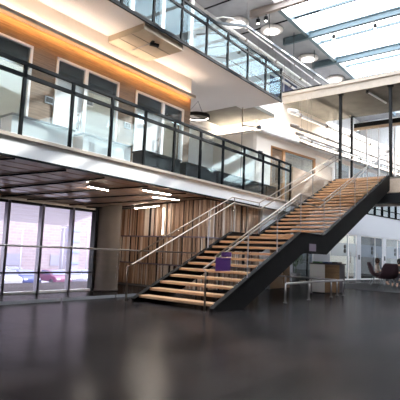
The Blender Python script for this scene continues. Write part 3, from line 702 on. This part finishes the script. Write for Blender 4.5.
# bin unit
b=thing('bin_unit','White and brown recycling bin unit with dark end standing under the stairs','bin unit',(14.5,6.0,0))
MB().prism([(13.98,6.33),(14.10,5.87),(14.13,5.88),(14.05,6.35)],'z',.03,.9).build('white_panel',M['boxwhite'],b)
MB().prism([(14.10,5.87),(14.62,5.60),(14.66,5.68),(14.13,5.95)],'z',.03,.9).build('brown_panel',M['boxbrown'],b)
MB().prism([(14.62,5.60),(15.15,5.62),(15.15,6.4),(14.05,6.35),(14.13,5.95),(14.66,5.68)],'z',.03,.9).build('body',M['boxdark'],b)
MB().prism([(13.96,6.36),(14.09,5.84),(14.62,5.57),(15.18,5.59),(15.18,6.42)],'z',.905,.945).build('top',M['boxdark'],b)
MB().box(14.12,6.05,.946,14.42,6.3,.985).build('green_lid',M['green'],b)
MB().box(14.25,5.82,.946,14.55,6.02,.985).build('blue_lid',M['blue'],b)
MB().box(14.65,5.68,.946,15.05,5.95,.99).build('black_lid',M['plate'],b)
MB().prism([(14.02,6.3),(14.13,5.90),(14.62,5.65),(15.1,5.66),(15.1,6.36)],'z',0,.03).build('plinth',M['black'],b)
p=thing('potted_plant','Dark leafy potted plant standing by the dark glass under the stairs','plant',(18.9,9.2,0))
MB().lathe([(.16,0),(.22,.4),(.2,.4)],(18.9,9.2,0),16).build('pot',M['pot'],p)
mb=MB()
for i in range(70):
    a=random.uniform(0,6.28); e=random.uniform(.1,1.4); r=random.uniform(.25,.55)
    c=Vector((18.9,9.2,.5)); d=Vector((math.cos(a)*math.cos(e),math.sin(a)*math.cos(e),math.sin(e)))
    q=c+d*r+Vector((0,0,random.uniform(0,.45))); s_=d.cross(Vector((0,0,1))).normalized()*.05; n=len(mb.v)
    mb.v+=[tuple(q-d*.14),tuple(q+s_),tuple(q+d*.14-Vector((0,0,.04))),tuple(q-s_)]; mb.face([n,n+1,n+2,n+3])
mb.tube([(18.9,9.2,.38),(18.9,9.2,.95)],.02,6); mb.build('foliage',M['leaf'],p)

# ------------------------------------------------------------------ lounge at the right
S('rug', MB().box(17.2,2.5,.001,22.4,7.6,.012), M['rug'])
def chair(loc,rotz,label):
    t=thing('lounge_chair',label,'chair',(0,0,0),'maroon lounge chairs')
    # shell: rows of cross-sections, seat running up into a high back (faces +x)
    rows=[(.34,.40,.30,.0),(.20,.41,.33,.03),(0,.40,.34,.06),(-.17,.42,.34,.10),(-.26,.55,.34,.12),(-.31,.72,.33,.11),(-.36,.88,.30,.09),(-.39,1.0,.24,.05)]
    for nm,th,y0 in (('shell',.035,0),):
        mb=MB(); ny=9
        for (x,z,hw,cv) in rows:
            for j in range(ny):
                u=-1+2*j/(ny-1); mb.v.append((x+cv*u*u*.9, hw*u, z+cv*u*u*(.8 if z<.45 else .0)))
        for i in range(len(rows)-1):
            for j in range(ny-1): mb.face([i*ny+j,(i+1)*ny+j,(i+1)*ny+j+1,i*ny+j+1],0,True)
        o=mb.build(nm,M['chair'],t)
        sd=o.modifiers.new('thick','SOLIDIFY'); sd.thickness=.07; sd.offset=0
        ss=o.modifiers.new('smooth','SUBSURF'); ss.levels=1; ss.render_levels=2
    MB().lathe([(.0,.445),(.24,.45),(.27,.48),(.25,.53),(.0,.54)],(.05,0,0),20,sy=1.05).build('seat_cushion',M['chair'],t)
    for sx,sy in ((1,1),(1,-1),(-1,1),(-1,-1)):
        MB().tube([(.10*sx,.12*sy,.40),(.30*sx,.28*sy,.0)],[.014,.010],8).build('leg',M['darkpipe'],t)
    t.location=loc; t.rotation_euler=(0,0,rotz); return t
ch=chair((20.75,6.25,.013),R(-70),'Maroon lounge chair turned sideways, leftmost of the group on the dark rug')
def again(loc,rz,l): return dup(ch,loc,rz,l)
again((21.75,6.6,.013),R(-85),'Maroon lounge chair behind the leftmost one, with a seated person in cream')
again((18.8,5.28,.013),R(35),'Large maroon lounge chair nearest the viewer, its back turned to us')
again((20.95,5.38,.013),R(170),'Maroon lounge chair at the right edge with a dark haired person')
tb=thing('coffee_table','Small tan wooden table behind the nearest lounge chair','table',(19.9,4.8,.013))
MB().box(19.6,4.45,.33,20.2,5.1,.37).build('table_top',M['tablewood'],tb,bevel=.01)
MB().box(19.66,4.51,.013,20.14,5.04,.329).build('base',M['tablewood'],tb)
# people
def person(loc,rz,hairm,shirtm,label):
    t=thing('person',label,'person',(0,0,0))
    def skin(name,verts,edges,m,root=0,parent=t):
        me=bpy.data.meshes.new(name); o=bpy.data.objects.new(name,me); C.objects.link(o); o.parent=parent; WL[o.name]=Vector((0,0,0))
        me.from_pydata([v[:3] for v in verts],edges,[]); me.materials.append(m)
        sk=o.modifiers.new('skin','SKIN'); sk.use_smooth_shade=True
        sv=me.skin_vertices[0].data if me.skin_vertices else None
        if sv is None:
            me.skin_vertices.new() if hasattr(me.skin_vertices,'new') else None
        lay=me.skin_vertices[0].data
        for i,v in enumerate(verts): lay[i].radius=(v[3],v[4] if len(v)>4 else v[3]); lay[i].use_root=(i==root)
        s=o.modifiers.new('sub','SUBSURF'); s.levels=1; s.render_levels=2; return o
    V=[(0,0,.60,.13,.12),(.0,0,.78,.12,.15),(-.02,0,.98,.11,.16),(-.01,0,1.08,.055),(.01,0,1.15,.06,.06),(.02,0,1.24,.085,.10),(.02,0,1.31,.06,.07),
       (-.02,.18,1.01,.05),(.02,.24,.80,.042),(.22,.16,.72,.032),(.30,.12,.72,.03),
       (-.02,-.18,1.01,.05),(.02,-.24,.80,.042),(.22,-.16,.72,.032),(.30,-.12,.72,.03),
       (.12,.09,.58,.09),(.46,.11,.56,.065),(.48,.12,.12,.04),(.58,.12,.06,.035),
       (.12,-.09,.58,.09),(.46,-.11,.56,.065),(.48,-.12,.12,.04),(.58,-.12,.06,.035)]
    E=[(0,1),(1,2),(2,3),(3,4),(4,5),(5,6),(2,7),(7,8),(8,9),(9,10),(2,11),(11,12),(12,13),(13,14),(0,15),(15,16),(16,17),(17,18),(0,19),(19,20),(20,21),(21,22)]
    for s in (1,-1):
        for k in range(4):
            n=len(V); yy=s*(.12-.02*k+.02); V.append((.36,yy,.715,.010)); V.append((.385,yy,.70,.008)); E+=[(10 if s>0 else 14,n),(n,n+1)]
        n=len(V); V.append((.32,s*.07,.72,.011)); E.append((10 if s>0 else 14,n))
    skin('body',V,E,M['skin'])
    skin('shirt',[(0,0,.58,.155,.15),(0,0,.78,.14,.17),(-.02,0,.98,.13,.175),(-.01,0,1.05,.07),(-.02,.18,1.01,.065),(.02,.24,.81,.057),(.18,.18,.735,.045),(-.02,-.18,1.01,.065),(.02,-.24,.81,.057),(.18,-.18,.735,.045)],
         [(0,1),(1,2),(2,3),(2,4),(4,5),(5,6),(2,7),(7,8),(8,9)],shirtm)
    skin('trousers',[(0,0,.60,.15,.14),(.12,.09,.58,.105),(.46,.11,.56,.08),(.48,.12,.2,.055),(.12,-.09,.58,.105),(.46,-.11,.56,.08),(.48,-.12,.2,.055)],[(0,1),(1,2),(2,3),(0,4),(4,5),(5,6)],M['trousers'])
    mb=MB().lathe([(.03,.14),(.10,.11),(.125,.03),(.12,-.05),(.10,-.12),(.05,-.15)],(-.01,0,1.27),16,sx=.95,sy=.9); mb.build('hair',hairm,t)
    MB().tube([(.10,0,1.25),(.125,0,1.225),(.105,0,1.215)],[.01,.014,.01],8).build('nose',M['skin'],t)
    for s in (1,-1):
        MB().lathe([(.002,.012),(.012,0),(.002,-.012)],(.1,s*.035,1.255),8).build('eye',M['plate'],t)
        MB().lathe([(.004,.03),(.018,.0),(.004,-.03)],(.02,s*.098,1.235),8).build('ear',M['skin'],t)
    MB().tube([(.106,-.025,1.185),(.112,0,1.182),(.106,.025,1.185)],.005,6).build('mouth',M['chair'],t)
    t.location=loc; t.rotation_euler=(0,0,rz); t.scale=(.86,.86,.86); return t
person((21.75,6.56,.0),R(-85),M['hair'],M['shirt'],'Brown haired person in a cream top sitting in the second maroon chair')
person((20.9,5.40,.0),R(170),M['hairb'],M['shirtd'],'Dark haired person in dark clothes sitting at the right edge of the picture')

# ------------------------------------------------------------------ outside
S('pavement', MB().box(-8,9.9,-.3,11,12.6,-.08), M['pavement'])
S('car_park_ground', MB().box(-20,10.4,-2.9,110,75,-2.6), M['lot'])
bd=thing('apartment_building','Long pale pink brick building across the car park seen through the windows','building',(44,60,-2.6))
MB().box(4,58,-2.6,85,64,22).build('wall',M['facade'],bd)
for k in range(9):
    for z in (-1.6,8.6): MB().box(12+k*7,57.9,z,14.5+k*7,58,z+1.6).build('window',M['cargrey'],bd)
tw=thing('stair_tower','Pale blue framed tower standing before the pink building at the last window','tower',(37.8,50,-2.6))
MB().box(36.9,50,-2.6,38.8,51.5,3.9).build('body',M['lot'],tw)
mb=MB()
for z in (-1,.4,1.8,3.2): mb.box(36.8,49.9,z,38.9,49.99,z+.25)
mb.build('band',M['towerblue'],tw)
def car(x,y,rz,m,label):
    t=thing('car',label,'car',(0,0,0),'cars in the car park')
    prof=[(-2.1,.35),(-2.15,.75),(-1.9,.95),(-1.4,1.0),(-.9,1.42),(.5,1.45),(1.1,1.02),(1.9,.9),(2.15,.7),(2.1,.35)]
    MB().prism(prof,'y',-.85,.85).build('body',m,t,bevel=.08)
    MB().prism([(-1.25,1.03),(-.85,1.38),(.45,1.40),(.95,1.03)],'y',-.87,.87).build('side_glass',M['carglass'],t)
    MB().prism([(1.14,1.03),(.56,1.44),(.60,1.47),(1.22,1.03)],'y',-.72,.72).build('windscreen',M['carglass'],t)
    for a in (-1.3,1.3):
        for b in (-.88,.88): MB().tube([(a,b-.1,.33),(a,b+.1,.33)],.33,16).build('wheel',M['tyre'],t)
    for b in (-.6,.6): MB().box(2.08,b-.16,.62,2.17,b+.16,.76).build('head_lamp',M['platerim'],t)
    t.location=(x,y,-2.6); t.rotation_euler=(0,0,rz)
car(22.9,40,R(-98),M['carwhite'],'White car at the left frame edge outside the window')
car(24.9,40.3,R(-98),M['carblue'],'Dark blue car outside the window, right of the first white one')
car(27.1,46,R(-98),M['carwhite'],'White car in the back row, between the dark blue and purple-red cars')
car(27.9,39.6,R(-98),M['carred'],'Purple-red car in the middle of the cars outside')
car(30.0,40,R(-98),M['cargrey'],'Pale grey car outside, right of the purple-red car')
car(32.1,40.4,R(-98),M['carwhite'],'White car outside the last window pane by the column')
for i,(x,l) in enumerate(((24.2,'leftmost'),(26.2,'middle'),(31.2,'above the purple-red car'),(34.5,'rightmost'))):
    t=thing('lamp_post','Thin white lamp post in the car park, '+l,'lamp post',(x,43,-2.6),'car park lamp posts')
    MB().tube([(x,43,-2.6),(x,43,2.2+i*.5)],[.09,.05],8).build('pole',M['polew'],t)
    MB().box(x-.35,42.9,2.2+i*.5,x+.15,43.1,2.32+i*.5).build('lamp_head',M['polew'],t)

# ------------------------------------------------------------------ light
w=bpy.data.worlds.new('world'); bpy.context.scene.world=w; w.use_nodes=True
bg=w.node_tree.nodes['Background']
bg.inputs['Color'].default_value=(.90,.93,1.0,1); bg.inputs['Strength'].default_value=7.5
sun=bpy.data.lights.new('sun','SUN'); so=bpy.data.objects.new('sun',sun); C.objects.link(so)
sd=Vector((1,-.5,.6)).normalized(); so.rotation_euler=sd.to_track_quat('Z','Y').to_euler(); so.location=(20,-5,20)
sun.energy=6; sun.color=(1,.96,.9); sun.angle=R(.6)
vs=bpy.context.scene.view_settings; vs.view_transform='Standard'; vs.look='None'; vs.exposure=.45; vs.gamma=1; vs.use_curve_mapping=False
